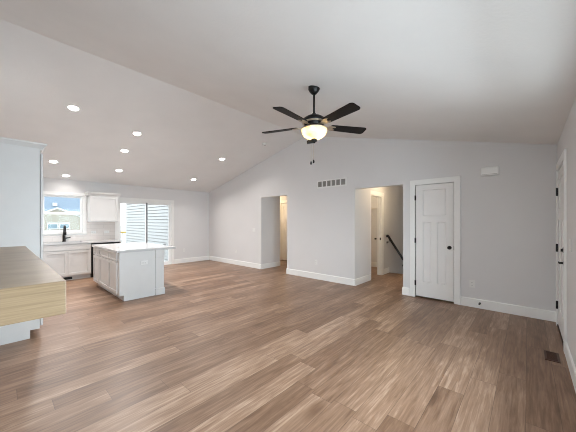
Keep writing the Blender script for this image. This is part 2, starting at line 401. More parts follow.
# --- baseboards
def bb(name, runs):
    b = MB(); d, h = 0.015, 0.142
    for (ax, p, sgn, a, e) in runs:      # ax: the axis the run follows; p: wall plane; sgn: side the board stands out to
        prof = [(p, 0.0), (p+sgn*d, 0.0), (p+sgn*d, h-0.008), (p+sgn*d*0.55, h), (p, h)]
        b.prism(prof, 'y' if ax == 'y' else 'x', a, e)
    struct(name, b, M['trim'])
CW = 0.09
bb('baseboard_north', [('x', YN, -1, XW, O1[0]+0.0), ('x', YN, -1, O1[1], O2[0]), ('x', YN, -1, O2[1], DL-CW-0.008), ('x', YN, -1, DR+CW+0.008, XE)])
bb('baseboard_east', [('y', XE, -1, YS, EY0-CW-0.005), ('y', XE, -1, EY1+CW+0.003, YN)])
bb('baseboard_west', [('y', XW, 1, GY1+CW, YN)])
bb('baseboard_hall', [('y', O1[0], 1, YN-0.015, 5.95), ('y', O1[1], -1, YN-0.015, 6.85), ('x', 6.85, -1, -8.1, -6.66), ('x', 6.85, -1, -5.70, O1[1]),
                      ('y', O2[0], 1, YN-0.015, 5.925), ('y', LX, 1, 6.775, 7.14), ('y', O2[1], -1, YN-0.015, 7.14), ('x', 7.75, -1, -4.3, LX-T)])
bb('baseboard_chimney', [('x', -0.035, 1, -2.83, -1.21), ('y', -1.21, 1, YS, -0.035)])

# --- doors
def casing(fr, u0, u1, top, plane, sgn, ax):
    """flat casing boards round an opening u0..u1, standing out of the wall plane"""
    d = 0.018*sgn
    lo, hi = min(plane, plane+d), max(plane, plane+d)
    for a in ((u0-CW, u0, 0, top+CW), (u1, u1+CW, 0, top+CW), (u0, u1, top, top+CW)):
        if ax == 'x': fr.box(a[0], a[1], lo, hi, a[2], a[3], 0.002)
        else: fr.box(lo, hi, a[0], a[1], a[2], a[3], 0.002)
def knob_at(parent, name, loc, axis, sgn, m, r=0.027):
    k = MB(); mt = {'y': Matrix.Rotation(R(90*(-sgn)), 4, 'X'), 'x': Matrix.Rotation(R(90*sgn), 4, 'Y')}[axis]
    k.lathe([(0, 0), (0.032, 0.0), (0.032, 0.006), (0.012, 0.009), (0.011, 0.03), (r*0.9, 0.036), (r, 0.048), (r*0.85, 0.058), (0, 0.062)], loc, mtx=mt, n=20)
    return k.build(name, m, parent)

def sticking(q, u0, u1, z0, z1, y, w_=0.010, dp=0.016):
    """sloped moulding round a recessed panel"""
    q.prism([(u0, y+0.003), (u0+w_, y+dp), (u0, y+dp)], 'z', z0, z1); q.prism([(u1, y+0.003), (u1-w_, y+dp), (u1, y+dp)], 'z', z0, z1)
    q.prism([(y+0.003, z0), (y+dp, z0+w_), (y+dp, z0)], 'x', u0, u1); q.prism([(y+0.003, z1), (y+dp, z1-w_), (y+dp, z1)], 'x', u0, u1)
# door_1: the closet door, craftsman style with one panel over two
d1 = sempty('door_1', ((DL+DR)/2, YN, 0))
q = MB(); casing(q, DL-0.004, DR+0.004, DTOP, YN, -1, 'x'); q.build('door_casing', M['trim'], d1)
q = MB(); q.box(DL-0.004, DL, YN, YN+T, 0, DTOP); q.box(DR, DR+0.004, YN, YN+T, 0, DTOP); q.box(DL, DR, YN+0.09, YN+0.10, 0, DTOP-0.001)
q.build('door_jamb', M['slot'], d1)  # dark jamb and backing sheet paint the shadow line round the slab
a, b_, y1, y2 = DL+0.005, DR-0.005, YN-0.002, YN+0.034
q = MB()
q.box(a, a+0.118, y1, y2, 0.028, 2.038); q.box(b_-0.118, b_, y1, y2, 0.028, 2.038)
q.box(a+0.118, b_-0.118, y1, y2, 1.945, 2.038); q.box(a+0.118, b_-0.118, y1, y2, 1.372, 1.487); q.box(a+0.118, b_-0.118, y1, y2, 0.028, 0.290)
cm = (a+b_)/2; q.box(cm-0.047, cm+0.047, y1, y2, 0.290, 1.372)
q.build('door_slab', M['door'], d1)
sticking(q_ := MB(), a+0.118, b_-0.118, 1.487, 1.945, y1); q_.box(a+0.118, b_-0.118, y1+0.016, y2-0.010, 1.487, 1.945)
q_.build('door_panel', M['door'], d1)
for u, v in ((a+0.118, cm-0.047), (cm+0.047, b_-0.118)):
    q_ = MB(); sticking(q_, u, v, 0.290, 1.372, y1); q_.box(u, v, y1+0.016, y2-0.010, 0.290, 1.372)
    q_.build('door_panel', M['door'], d1)
knob_at(d1, 'door_knob', (-0.982, y1, 0.935), 'y', -1, M['black'])['label'] = 'matte black round knob'
for z in (1.812, 1.035, 0.262):
    MB().box(DL-0.012, DL+0.010, YN-0.022, YN-0.0025, z-0.045, z+0.045, 0.004).build('hinge', M['black'], d1)
MB().box(DR-0.003, DR+0.006, YN-0.021, YN-0.002, 0.905, 0.965).build('strike_plate', M['grille'], d1)

# door_2: the entry door in the east wall
d2 = sempty('door_2', (XE, (EY0+EY1)/2, 0))
q = MB(); casing(q, EY0-0.004, EY1+0.002, DTOP, XE, -1, 'y'); q.build('door_casing', M['trim'], d2)
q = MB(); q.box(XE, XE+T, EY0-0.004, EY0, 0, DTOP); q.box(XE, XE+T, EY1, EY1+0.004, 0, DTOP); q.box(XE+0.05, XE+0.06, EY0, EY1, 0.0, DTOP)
q.build('door_jamb', M['slot'], d2)  # dark colour here stands for shade in the gaps round the entry slab
a, b_, x1, x2 = EY0+0.005, EY1-0.005, XE-0.002, XE+0.042
q = MB()
q.box(x1, x2, a, a+0.13, 0.025, 2.036); q.box(x1, x2, b_-0.13, b_, 0.025, 2.036)
for z0, z1 in ((1.92, 2.036), (1.40, 1.54), (0.025, 0.27)): q.box(x1, x2, a+0.13, b_-0.13, z0, z1)
cm = (a+b_)/2; q.box(x1, x2, cm-0.06, cm+0.06, 0.27, 1.40)
q.build('door_slab', M['door'], d2)
MB().box(x1+0.013, x2-0.013, a+0.13, b_-0.13, 1.54, 1.92).build('door_panel', M['door'], d2)
for u, v in ((a+0.13, cm-0.06), (cm+0.06, b_-0.13)):
    MB().box(x1+0.013, x2-0.013, u, v, 0.27, 1.40).build('door_panel', M['door'], d2)
MB().box(XE-0.012, XE+0.08, EY0, EY1, 0, 0.022).build('threshold', M['brownmetal'], d2)
q = MB(); q.lathe([(0, 0), (0.031, 0), (0.031, 0.012), (0.026, 0.016), (0, 0.016)], (x1, a+0.07, 1.066), mtx=Matrix.Rotation(R(-90), 4, 'Y'), n=20); q.box(x1-0.032, x1-0.014, a+0.064, a+0.076, 1.05, 1.082, 0.002)
q.build('deadbolt', M['black'], d2)
q = MB(); q.lathe([(0, 0), (0.03, 0), (0.03, 0.01), (0.012, 0.014), (0.011, 0.045), (0, 0.045)], (x1, a+0.07, 0.925), mtx=Matrix.Rotation(R(-90), 4, 'Y'), n=20)
q.tube([(x1-0.04, a+0.065, 0.925), (x1-0.043, a+0.12, 0.926), (x1-0.04, a+0.185, 0.922)], [0.009, 0.008, 0.007], 10)
q.build('door_handle', M['black'], d2)
for z in (1.768, 1.032, 0.279):
    MB().box(XE-0.024, XE-0.0025, EY1-0.014, EY1+0.012, z-0.052, z+0.052, 0.004).build('hinge', M['black'], d2)

# door_3: white door in the back of the west hall, door_4: doorway with an open leaf beside the stairs
d3 = sempty('door_3', (-6.18, 6.85, 0))
q = MB(); casing(q, -6.56, -5.80, DTOP, 6.85, -1, 'x'); q.build('door_casing', M['trim'], d3)
q = MB()
a, b_, y1, y2 = -6.553, -5.807, 6.855, 6.89
q.box(a, a+0.12, y1, y2, 0.02, 2.03); q.box(b_-0.12, b_, y1, y2, 0.02, 2.03); q.box(a+0.12, b_-0.12, y1, y2, 1.93, 2.03)
q.box(a+0.12, b_-0.12, y1, y2, 1.37, 1.49); q.box(a+0.12, b_-0.12, y1, y2, 0.02, 0.29); q.box(-6.23, -6.13, y1, y2, 0.29, 1.37)
q.build('door_slab', M['door'], d3)
MB().box(a+0.12, b_-0.12, y1+0.012, y2-0.012, 0.29, 1.93).build('door_panel', M['door'], d3)
MB().box(-6.56, -5.80, 6.91, 6.93, 0, DTOP).build('door_jamb', M['slot'], d3)  # dark sheet behind the slab, paints the gap shadow at head and foot
knob_at(d3, 'door_knob', (-5.87, y1, 0.93), 'y', -1, M['black'])
d4 = sempty('door_4', (LX, 6.34, 0))
q = MB(); casing(q, 6.018, 6.68, 2.035, LX, 1, 'y'); q.build('door_casing', M['trim'], d4)
q = MB(); q.box(LX-T, LX, 6.0, 6.018, 0, 2.035); q.box(LX-T, LX, 6.662, 6.68, 0, 2.035); q.box(LX-T, LX, 6.018, 6.662, 2.017, 2.035); q.box(LX-0.07, LX-0.05, 6.652, 6.662, 0, 2.017)
q.build('door_jamb', M['trim'], d4)
MB().box(LX-0.045, LX-0.018, 6.656, 6.662, 0.90, 0.965).build('strike_plate', M['black'], d4)

# --- kitchen window (window_1) and sliding glass door (window_2)
w1 = sempty('window_1', (XW, (WY0+WY1)/2, WZ0))
cs = MB()
for a in ((WY0-0.075, WY0, WZ0-0.02, WZ1+0.08), (WY1, WY1+0.075, WZ0-0.02, WZ1+0.08), (WY0, WY1, WZ1, WZ1+0.08)): cs.box(XW, XW+0.018, *a)
cs.build('window_casing', M['trim'], w1)
q = MB(); q.box(XW-0.06, XW+0.035, WY0-0.09, WY1+0.09, WZ0-0.045, WZ0-0.02, 0.004); q.box(XW, XW+0.016, WY0-0.075, WY1+0.075, WZ0-0.075, WZ0-0.045)
q.build('window_sill', M['trim'], w1)
fr = MB(); zm = 1.585
for a in ((WY0, WY0+0.045, WZ0, WZ1), (WY1-0.045, WY1, WZ0, WZ1), (WY0+0.045, WY1-0.045, WZ0, WZ0+0.05), (WY0+0.045, WY1-0.045, WZ1-0.05, WZ1), (WY0+0.045, WY1-0.045, zm-0.03, zm+0.03)):
    fr.box(XW-0.075, XW-0.02, *a)
fr.build('window_frame', M['vinyl'], w1)
MB().box(XW-0.052, XW-0.047, WY0+0.045, WY1-0.045, zm+0.03, WZ1-0.05).build('window_pane', M['glass'], w1)
MB().box(XW-0.052, XW-0.047, WY0+0.045, WY1-0.045, WZ0+0.05, zm-0.03).build('window_pane', M['glass'], w1)

w2 = sempty('window_2', (XW, (GY0+GY1)/2, 0))
cs = MB()
for a in ((GY0-0.085, GY0, 0, GZ+0.085), (GY1, GY1+0.085, 0, GZ+0.085), (GY0, GY1, GZ, GZ+0.085)): cs.box(XW, XW+0.018, *a)
cs.build('door_casing', M['trim'], w2)
fr = MB()
for a in ((GY0, GY0+0.03, 0, GZ), (GY1-0.035, GY1, 0, GZ), (GY0+0.03, GY1-0.035, GZ-0.03, GZ), (GY0+0.03, GY1-0.035, 0, 0.03)): fr.box(XW-0.11, XW-0.002, *a)
fr.build('door_frame', M['vinyl'], w2)
gm = 3.062
for nm, (u0, u1, xx, lw, rw) in (('sliding_panel', (GY0+0.03, gm+0.025, XW-0.085, 0.045, 0.05)), ('sliding_panel', (gm-0.025, GY1-0.035, XW-0.045, 0.045, 0.045))):
    q = MB()
    for a in ((u0, u0+lw, 0.03, GZ-0.03), (u1-rw, u1, 0.03, GZ-0.03), (u0+lw, u1-rw, 0.03, 0.11), (u0+lw, u1-rw, GZ-0.08, GZ-0.03)): q.box(xx-0.018, xx+0.018, *a)
    pn = q.build(nm, M['vinyl'], w2)
    MB().box(xx-0.004, xx+0.004, u0+lw, u1-rw, 0.11, GZ-0.08).build('glass_pane', M['glass'], pn)
MB().box(XW-0.026, XW-0.020, gm-0.02, gm+0.016, 0.03, GZ-0.03).build('stile_shadow_strip', M['stileshadow'], w2)  # grey strip paints the shadow along the inner stile

# --- tile backsplash
q = MB(); q.box(XW, XW+0.006, YS, 2.30-0.086, 0.885, WZ0-0.076); q.box(XW, XW+0.006, WY1+0.076, 2.213, WZ0-0.076, 1.37)
struct('trim_backsplash', q, M['tile'])

# ================================================================== OUTSIDE
q = MB(); q.box(-140, XW-2.4, -70, 70, -0.45, -0.35); struct('ground', q, M['ground'])
q = MB(); q.box(XW-2.4, XW-T, -8, 14, -0.45, -0.06); struct('patio', q, M['concrete'])
q = MB(); q.box(XE+T, 30, -20, 20, -0.45, -0.25); q.box(XW-T, XE+T, -20, YS-T, -0.45, -0.25); struct('ground_front', q, M['concrete'])
# lap sided wing of the house beside the patio
wing = MB(); SY = 4.3
ex = 0.125
for k in range(28):
    z = -0.3+ex*k
    wing.prism([(SY, z+0.024), (SY-0.050, z+0.024), (SY-0.030, z+ex), (SY, z+ex)], 'x', -14.6, XW-T-0.03)
wing.box(-14.6, XW-T-0.03, SY, SY+0.15, -0.3, 3.2)
wg = empty('house_wing', (-11.6, SY, -0.3), 'pale lap sided house wall seen through the sliding glass door', 'house wall')
wing.build('siding', M['siding'], wg)
q = MB(); q.box(-14.68, -14.60, SY-0.03, SY+0.15, -0.3, 3.2); q.build('corner_board', M['extwhite'], wg)
q = MB(); q.box(-14.9, XW-T-0.03, SY-0.35, SY+0.2, 3.2, 3.36); q.build('eave', M['extwhite'], wg)
q = MB(); q.box(-10.17, -10.07, SY-0.09, SY-0.0505, 0.36, 0.54, 0.006)
tag(q.build('outdoor_outlet', M['grille']), 'small grey outlet box low on the lap sided outdoor wall', 'outlet')
# yellow pine deck railing beyond the wing
dr = empty('deck_railing', (-15.8, 2.0, -0.35), 'yellow pine deck railing outside beyond the sliding door', 'railing')
MB().box(-15.87, -15.73, -1.6, 6.0, 0.79, 0.86).build('top_rail', M['pine'], dr)
MB().box(-15.83, -15.77, -1.6, 6.0, -0.20, -0.14).build('bottom_rail', M['pine'], dr)
for k in range(4): MB().box(-15.85, -15.75, -1.6+2.5*k, -1.5+2.5*k, -0.36, 0.79).build('post', M['pine'], dr)
for k in range(48): MB().box(-15.82, -15.78, -1.42+0.15*k, -1.38+0.15*k, -0.14, 0.79).build('baluster', M['extwhite'], dr)
# neighbour's house far behind the kitchen window
nh = empty('neighbor_house', (-62, 8, -0.35), 'cream house with blue grey roof seen through the kitchen window', 'house')
q = MB(); q.box(-72, -61.5, -14, 12.2, -0.35, 3.2); q.build('wall', M['cream'], nh)
q = MB()
vs = [(-61.0, -14.5, 3.2), (-61.0, 12.8, 3.2), (-72.5, 12.8, 3.2), (-72.5, -14.5, 3.2), (-66.75, -10, 8.2), (-66.75, 9.4, 8.2)]
V = [q.bm.verts.new(v) for v in vs]
for fidx in ((0, 1, 5, 4), (1, 2, 5), (2, 3, 4, 5), (3, 0, 4), (3, 2, 1, 0)): q.bm.faces.new([V[i] for i in fidx])
bmesh.ops.recalc_face_normals(q.bm, faces=q.bm.faces[:]); q.build('roof', M['roof'], nh)
q = MB(); q.box(-61.0, -60.85, -14.5, 12.8, 3.0, 3.25); q.build('fascia', M['extwhite'], nh)
q = MB(); q.prism([(3.9, -0.35), (10.1, -0.35), (10.1, 2.15), (7.0, 3.6), (3.9, 2.15)], 'x', -61.5, -60); q.build('gable_wing', M['cream'], nh)
q = MB()
for s in (-1, 1): q.prism([(7.0, 3.62), (7.0+s*3.5, 1.98), (7.0+s*3.5, 2.2), (7.0, 3.86)], 'x', -61.0, -59.7)
q.build('gable_rake', M['extwhite'], nh)
for u0, u1 in ((5.65, 7.1), (7.2, 8.65)):
    fr = MB()
    for a in ((u0, u0+0.12, 0.1, 1.25), (u1-0.12, u1, 0.1, 1.25), (u0+0.12, u1-0.12, 0.1, 0.25), (u0+0.12, u1-0.12, 0.95, 1.25)): fr.box(-60.05, -59.9, *a)
    f2 = fr.build('window', M['extwhite'], nh)
    MB().box(-60.03, -59.96, u0+0.12, u1-0.12, 0.25, 0.95).build('pane', M['extglass'], f2)
q = MB(); q.box(-62.6, -61.9, 6.6, 7.2, 4.2, 4.75); q.build('roof_vent', M['extwhite'], nh)

# ================================================================== CEILING FAN
FX, FY = -1.872, 2.521; FZ = zc(FX)
fan = empty('ceiling_fan', (FX, FY, FZ), 'black five blade ceiling fan with glowing amber glass bowl hanging from the vault', 'ceiling fan')
MB().lathe([(0, 0.03), (0.068, 0.03), (0.068, -0.022), (0.056, -0.045), (0.034, -0.072), (0.022, -0.080), (0, -0.080)], (FX, FY, FZ)).build('canopy', M['black'], fan)
MB().lathe([(0, 0), (0.0125, 0), (0.0125, 0.28), (0, 0.28)], (FX, FY, 2.62), n=16).build('downrod', M['black'], fan)
MB().lathe([(0, 2.655), (0.022, 2.655), (0.03, 2.630), (0.085, 2.618), (0.122, 2.594), (0.134, 2.568), (0.134, 2.550), (0.118, 2.540), (0.112, 2.505), (0.10, 2.494), (0, 2.494)], (FX, FY, 0)).build('motor_housing', M['black'], fan)
MB().lathe([(0.110, 2.548), (0.1385, 2.548), (0.1385, 2.534), (0.110, 2.534)], (FX, FY, 0)).build('trim_band', M['iron'], fan)
MB().lathe([(0, 2.494), (0.10, 2.494), (0.142, 2.478), (0.152, 2.470), (0.152, 2.462), (0.0, 2.462)], (FX, FY, 0)).build('light_fitter', M['iron'], fan)
bw = MB(); n = 14
prof = [(0.150*math.cos(t)**0.85, 2.462-0.112*math.sin(t)) for t in [R(90)*i/n for i in range(n)]]
prof = prof + [(0.0, 2.350)]
bw.lathe(prof, (FX, FY, 0), n=40)
bwo = bw.build('glass_bowl', M['bowl'], fan); bwo['label'] = 'glowing amber glass bowl'
MB().lathe([(0, 2.356), (0.036, 2.356), (0.032, 2.330), (0.016, 2.320), (0.010, 2.306), (0, 2.302)], (FX, FY, 0), n=20).build('finial', M['black'], fan)
ca, sa = math.cos(R(42.2)), math.sin(R(42.2))
q = MB(); q.box(FX-0.085, FX-0.01, FY-0.02, FY+0.012, 2.308, 2.342, 0.004)
for v in q.bm.verts:
    v.co = Matrix.Translation((FX, FY, 2.325)) @ Matrix.Rotation(R(42), 4, 'Z') @ Matrix.Rotation(R(-8), 4, 'Y') @ Matrix.Translation((-FX, -FY, -2.325)) @ v.co
q.build('switch_box', M['black'], fan)
for i, (off, zb) in enumerate(((-0.035, 2.080), (-0.004, 2.098))):
    px, py = FX+off*ca, FY+off*sa
    ch = MB().tube([(px, py, 2.318), (px, py, zb)], 0.0022, 8).build('pull_chain', M['iron'], fan)
    MB().lathe([(0, 0.012), (0.005, 0.012), (0.010, -0.004), (0.011, -0.018), (0.007, -0.028), (0, -0.03)], (px, py, zb), n=14).build('chain_fob', M['black'], ch)
def make_blade(ang):
    rot = Matrix.Translation((FX, FY, 2.506)) @ Matrix.Rotation(R(ang), 4, 'Z') @ Matrix.Rotation(R(-12), 4, 'X')
    q = MB()
    r0, r1, h0, h1 = 0.205, 0.668, 0.056, 0.070
    pts = [(r0, -h0+0.012), (r0+0.012, -h0), (r1-0.03, -h1), (r1-0.008, -h1+0.012), (r1, -h1+0.03), (r1, h1-0.03), (r1-0.008, h1-0.012), (r1-0.03, h1), (r0+0.012, h0), (r0, h0-0.012)]
    q.prism(pts, 'z', -0.003, 0.004)
    for v in q.bm.verts: v.co = rot @ v.co
    b = q.build('blade', M['blade'], fan)
    k = MB()
    k.prism([(0.10, -0.018), (0.155, -0.020), (0.19, -0.042), (0.255, -0.040), (0.27, -0.025), (0.235, -0.012), (0.235, 0.012), (0.27, 0.025), (0.255, 0.040), (0.19, 0.042), (0.155, 0.020), (0.10, 0.018)], 'z', -0.011, -0.004)
    for v in k.bm.verts: v.co = rot @ v.co
    k.build('blade_iron', M['iron'], b)
for ang in (-87, -15, 57, 129, 201): make_blade(ang)
for i, s in enumerate((-1, 1)):
    l = bpy.data.lights.new('fan_bulb', 'POINT'); l.energy = 20; l.color = (1.0, 0.84, 0.62); l.shadow_soft_size = 0.025
    o = bpy.data.objects.new('fan_bulb', l); C.objects.link(o)
    o.location = (FX+s*0.055*ca+0.01, FY+s*0.055*sa, 2.425)
    o.parent = fan; o.matrix_parent_inverse = wm(fan).inverted()

# ================================================================== RECESSED DOWNLIGHTS
DOWN = [((-5.386, 0.823), 'large round recessed downlight nearest the camera, highest above the tall white cabinet'),
        ((-5.713, 1.857), 'round recessed downlight over the island end closest to the fan'),
        ((-6.511, 1.868), 'round recessed downlight in the middle of the row of three over the island'),
        ((-7.558, 0.817), 'round recessed downlight just beside the crown of the tall white cabinet'),
        ((-8.286, 1.123), 'round recessed downlight low on the slope directly over the kitchen sink window'),
        ((-7.599, 2.058), 'round recessed downlight above the white wall cabinet, last of the island row'),
        ((-6.018, 4.020), 'round recessed downlight on the dining side, nearer to the fan and smoke alarm'),
        ((-7.572, 4.040), 'round recessed downlight on the dining side, deepest in the corner past the sliding door')]
nrm = Vector((MW, 0, -1)).normalized()
tilt = Matrix.Rotation(math.atan(MW), 4, 'Y')          # local -z to the slope's normal
tilt = nrm.to_track_quat('-Z', 'Y').to_matrix().to_4x4()
ring_me = lens_me = None
for (x, y), lab in DOWN:
    root = empty('recessed_downlight', (x, y, zc(x)), lab, 'ceiling light', 'recessed downlights in the kitchen and dining slope')
    root.rotation_euler = tilt.to_euler()
    if ring_me is None:
        a_ = MB().lathe([(0.066, -0.001), (0.068, -0.008), (0.088, -0.006), (0.092, -0.001), (0.092, 0.004), (0.066, 0.004), (0.066, -0.001)], n=36).build('trim_ring', M['plastic'])
        b2 = MB().lathe([(0, -0.004), (0.066, -0.004), (0.066, 0.003), (0, 0.003)], n=36).build('light_lens', M['lens'])
        ring_me, lens_me = a_.data, b2.data
        a_.parent = root; b2.parent = root
    else:
        for nm, me in (('trim_ring', ring_me), ('light_lens', lens_me)):
            o = bpy.data.objects.new(nm, me); C.objects.link(o); o.parent = root
    l = bpy.data.lights.new('downlight', 'AREA'); l.shape = 'DISK'; l.size = 0.13; l.energy = 0.9 if x < -8 else (4.6 if y > 3 else (4.5 if x < -7.5 and y > 2 else 7)); l.color = (1.0, 0.94, 0.90); l.spread = R(140)
    lo = bpy.data.objects.new('downlight', l); C.objects.link(lo); lo.parent = root; lo.location = (0, 0, -0.012)

# smoke detector
x, y = -4.86, 4.49
sd = empty('smoke_detector', (x, y, zc(x)), 'small round white smoke alarm on the ceiling near the ridge behind the fan', 'smoke alarm')
sd.rotation_euler = tilt.to_euler()
o = MB().lathe([(0, 0.004), (0.066, 0.004), (0.066, -0.012), (0.060, -0.032), (0.045, -0.040), (0, -0.040)], n=32).build('alarm_body', M['plastic']); o.parent = sd
o = MB().lathe([(0, -0.039), (0.018, -0.039), (0.016, -0.046), (0, -0.046)], n=20).build('test_button', M['grille']); o.parent = sd

# ================================================================== FIREPLACE MANTEL
q = MB(); q.box(-2.94, -1.106, -0.035, 0.151, 1.184-0.107, 1.184, 0.003)
tag(q.build('mantel_shelf', M['oak']), 'thick light oak mantel beam jutting in front of the tall white cabinet', 'mantel')

# ================================================================== KITCHEN
def shaker_door(name, parent, axis, plane, sgn, u0, u1, z0, z1, m, fw=0.055, slab=False):
    """door front standing from plane outward (sgn) along axis; u is the other horizontal axis"""
    q = MB(); d = 0.022
    def bx(a0, a1, c0, c1, t0, t1, bev=0.0):
        lo, hi = sorted((plane+sgn*t0, plane+sgn*t1))
        if axis == 'x': q.box(lo, hi, a0, a1, c0, c1, bev)
        else: q.box(a0, a1, lo, hi, c0, c1, bev)
    if slab: bx(u0, u1, z0, z1, 0, d, 0.002)
    else:
        bx(u0, u0+fw, z0, z1, 0, d, 0.0015); bx(u1-fw, u1, z0, z1, 0, d, 0.0015)
        bx(u0+fw, u1-fw, z0, z0+fw, 0, d, 0.0015); bx(u0+fw, u1-fw, z1-fw, z1, 0, d, 0.0015)
        bx(u0+fw, u1-fw, z0+fw, z1-fw, 0.0, 0.007)
    return q.build(name, m, parent)
CTOP = 0.885; CBOT = 0.855
FXB = -7.945                               # front plane of the back run
def base_cab(y0_, y1_, label, doors, name='base_cabinet'):
    r_ = empty(name, ((XW+FXB)/2, (y0_+y1_)/2, 0), label, 'cabinet')
    bd = MB()
    if 'sink' in name:                     # open carcass, so that the basin hangs inside it
        bd.box(XW+0.007, FXB, y0_, y1_, 0.10, 0.118); bd.box(XW+0.007, XW+0.02, y0_, y1_, 0.118, CBOT); bd.box(FXB-0.019, FXB, y0_, y1_, 0.118, CBOT)
        bd.box(XW+0.02, FXB-0.019, y0_, y0_+0.018, 0.118, CBOT); bd.box(XW+0.02, FXB-0.019, y1_-0.018, y1_, 0.118, CBOT)
    else: bd.box(XW+0.007, FXB, y0_, y1_, 0.10, CBOT)
    bd.build('body', M['cab'], r_)
    MB().box(XW+0.05, FXB-0.07, y0_, y1_, 0, 0.10).build('toe_kick', M['cab'], r_)
    for u0, u1 in doors:
        shaker_door('false_drawer_front' if 'sink' in label else 'drawer', r_, 'x', FXB, 1, u0, u1, 0.715, 0.84, M['cab'], slab=True) if 'sink' not in label else None
        shaker_door('door', r_, 'x', FXB, 1, u0, u1, 0.125, 0.695, M['cab'])
    return r_
sk = base_cab(0.67, 1.555, 'white shaker sink base cabinet under the kitchen window', [(0.685, 1.106), (1.112, 1.538)], 'sink_cabinet')
shaker_door('false_drawer_front', sk, 'x', FXB, 1, 0.685, 1.538, 0.715, 0.84, M['cab'], slab=True)
q = MB(); q.box(FXB-0.0695, FXB-0.058, 0.93, 1.20, 0.018, 0.075, 0.002)
tk = empty('toe_kick_register', (FXB-0.066, 1.065, 0.018), 'black heat register set in the toe kick under the sink cabinet', 'air vent')
q.build('register_body', M['black'], tk)
base_cab(-0.29, 0.668, 'white corner base cabinet behind the tall cabinet, left of the sink', [(0.10, 0.655)])
# dishwasher
dw = empty('dishwasher', ((XW+FXB)/2, 1.865, 0), 'black dishwasher under the counter between sink cabinet and sliding door', 'dishwasher')
MB().box(XW+0.03, FXB-0.005, 1.562, 2.165, 0.10, 0.848).build('body', M['blackgloss'], dw)
MB().box(FXB-0.005, FXB+0.022, 1.565, 2.162, 0.115, 0.845, 0.004).build('door', M['blackgloss'], dw)
MB().box(XW+0.05, FXB-0.05, 1.57, 2.16, 0.0, 0.10).build('kick_plate', M['blackgloss'], dw)
MB().tube([(FXB+0.05, 1.64, 0.79), (FXB+0.05, 2.09, 0.79)], 0.009).box(FXB+0.02, FXB+0.05, 1.65, 1.67, 0.782, 0.798).box(FXB+0.02, FXB+0.05, 2.06, 2.08, 0.782, 0.798).build('handle', M['black'], dw)
ep = MB(); ep.box(XW+0.007, FXB+0.015, 2.17, 2.20, 0, CBOT)
tag(ep.build('end_panel', M['cab']), 'white end panel closing the counter run beside the sliding door', 'cabinet panel')
# worktop with sink cut-out
q = MB(); cx1 = FXB+0.035
q.box(XW+0.007, cx1, YS+0.001, 0.80, CBOT, CTOP); q.box(XW+0.007, cx1, 1.42, 2.213, CBOT, CTOP)
q.box(XW+0.007, XW+0.14, 0.80, 1.42, CBOT, CTOP); q.box(cx1-0.09, cx1, 0.80, 1.42, CBOT, CTOP)
tag(q.build('kitchen_countertop', M['quartz']), 'white quartz countertop on the window wall under the faucet', 'countertop')
q = MB(); a, b_, c0, c1 = XW+0.14, cx1-0.09, 0.80, 1.42
zb = CBOT-0.17
q.box(a-0.003, a, c0, c1, zb, CBOT); q.box(b_, b_+0.003, c0, c1, zb, CBOT); q.box(a, b_, c0-0.003, c0, zb, CBOT); q.box(a, b_, c1, c1+0.003, zb, CBOT); q.box(a, b_, c0, c1, zb-0.003, zb)
sb = q.build('basin', M['steel'])
se = empty('kitchen_sink', ((a+b_)/2, 1.11, zb), 'undermount sink sunk in the countertop below the kitchen window', 'sink')
sb.parent = se; sb.matrix_parent_inverse = wm(se).inverted()
MB().lathe([(0, 0.0), (0.04, 0.0), (0.04, 0.004), (0, 0.004)], ((a+b_)/2, 1.11, zb), n=20).build('drain', M['steel'], se)
# faucet
fx, fy = -8.475, 1.113
fc = empty('kitchen_faucet', (fx, fy, CTOP), 'tall matte black gooseneck faucet standing at the kitchen window', 'faucet')
MB().lathe([(0, 0), (0.036, 0), (0.036, 0.006), (0.031, 0.012), (0.029, 0.13), (0.026, 0.16), (0, 0.16)], (fx, fy, CTOP), n=20).build('body', M['black'], fc)
pts = [(fx, fy, CTOP+0.15), (fx, fy, CTOP+0.30)]+[(fx+0.09-0.09*math.cos(t), fy, CTOP+0.30+0.09*math.sin(t)) for t in [math.pi*i/12 for i in range(1, 13)]]+[(fx+0.18, fy, CTOP+0.26)]
MB().tube(pts, 0.017, 14).build('spout', M['black'], fc)
MB().tube([(fx+0.18, fy, CTOP+0.28), (fx+0.18, fy, CTOP+0.17)], [0.018, 0.022], 14).build('spray_head', M['black'], fc)
MB().tube([(fx, fy+0.02, CTOP+0.085), (fx, fy+0.075, CTOP+0.09), (fx+0.01, fy+0.125, CTOP+0.105)], [0.016, 0.012, 0.010], 12).build('lever', M['black'], fc)
# wall cabinet right of the window
uc = empty('wall_cabinet', (XW+0.165, 1.90, 1.37), 'white single door wall cabinet with crown, hung right of the kitchen window', 'cabinet')
MB().box(XW+0.0065, XW+0.311, 1.583, 2.213, 1.372, 2.07).build('body', M['cab'], uc)
shaker_door('door', uc, 'x', XW+0.311, 1, 1.595, 2.203, 1.385, 2.035, M['cab'], 0.06)
cr = MB(); 
cr.prism([(XW+0.0065, 2.05), (XW+0.334, 2.05), (XW+0.338, 2.066), (XW+0.352, 2.078), (XW+0.378, 2.118), (XW+0.378, 2.140), (XW+0.0065, 2.140)], 'y', 1.540, 2.255)
cr.build('crown', M['cab'], uc)
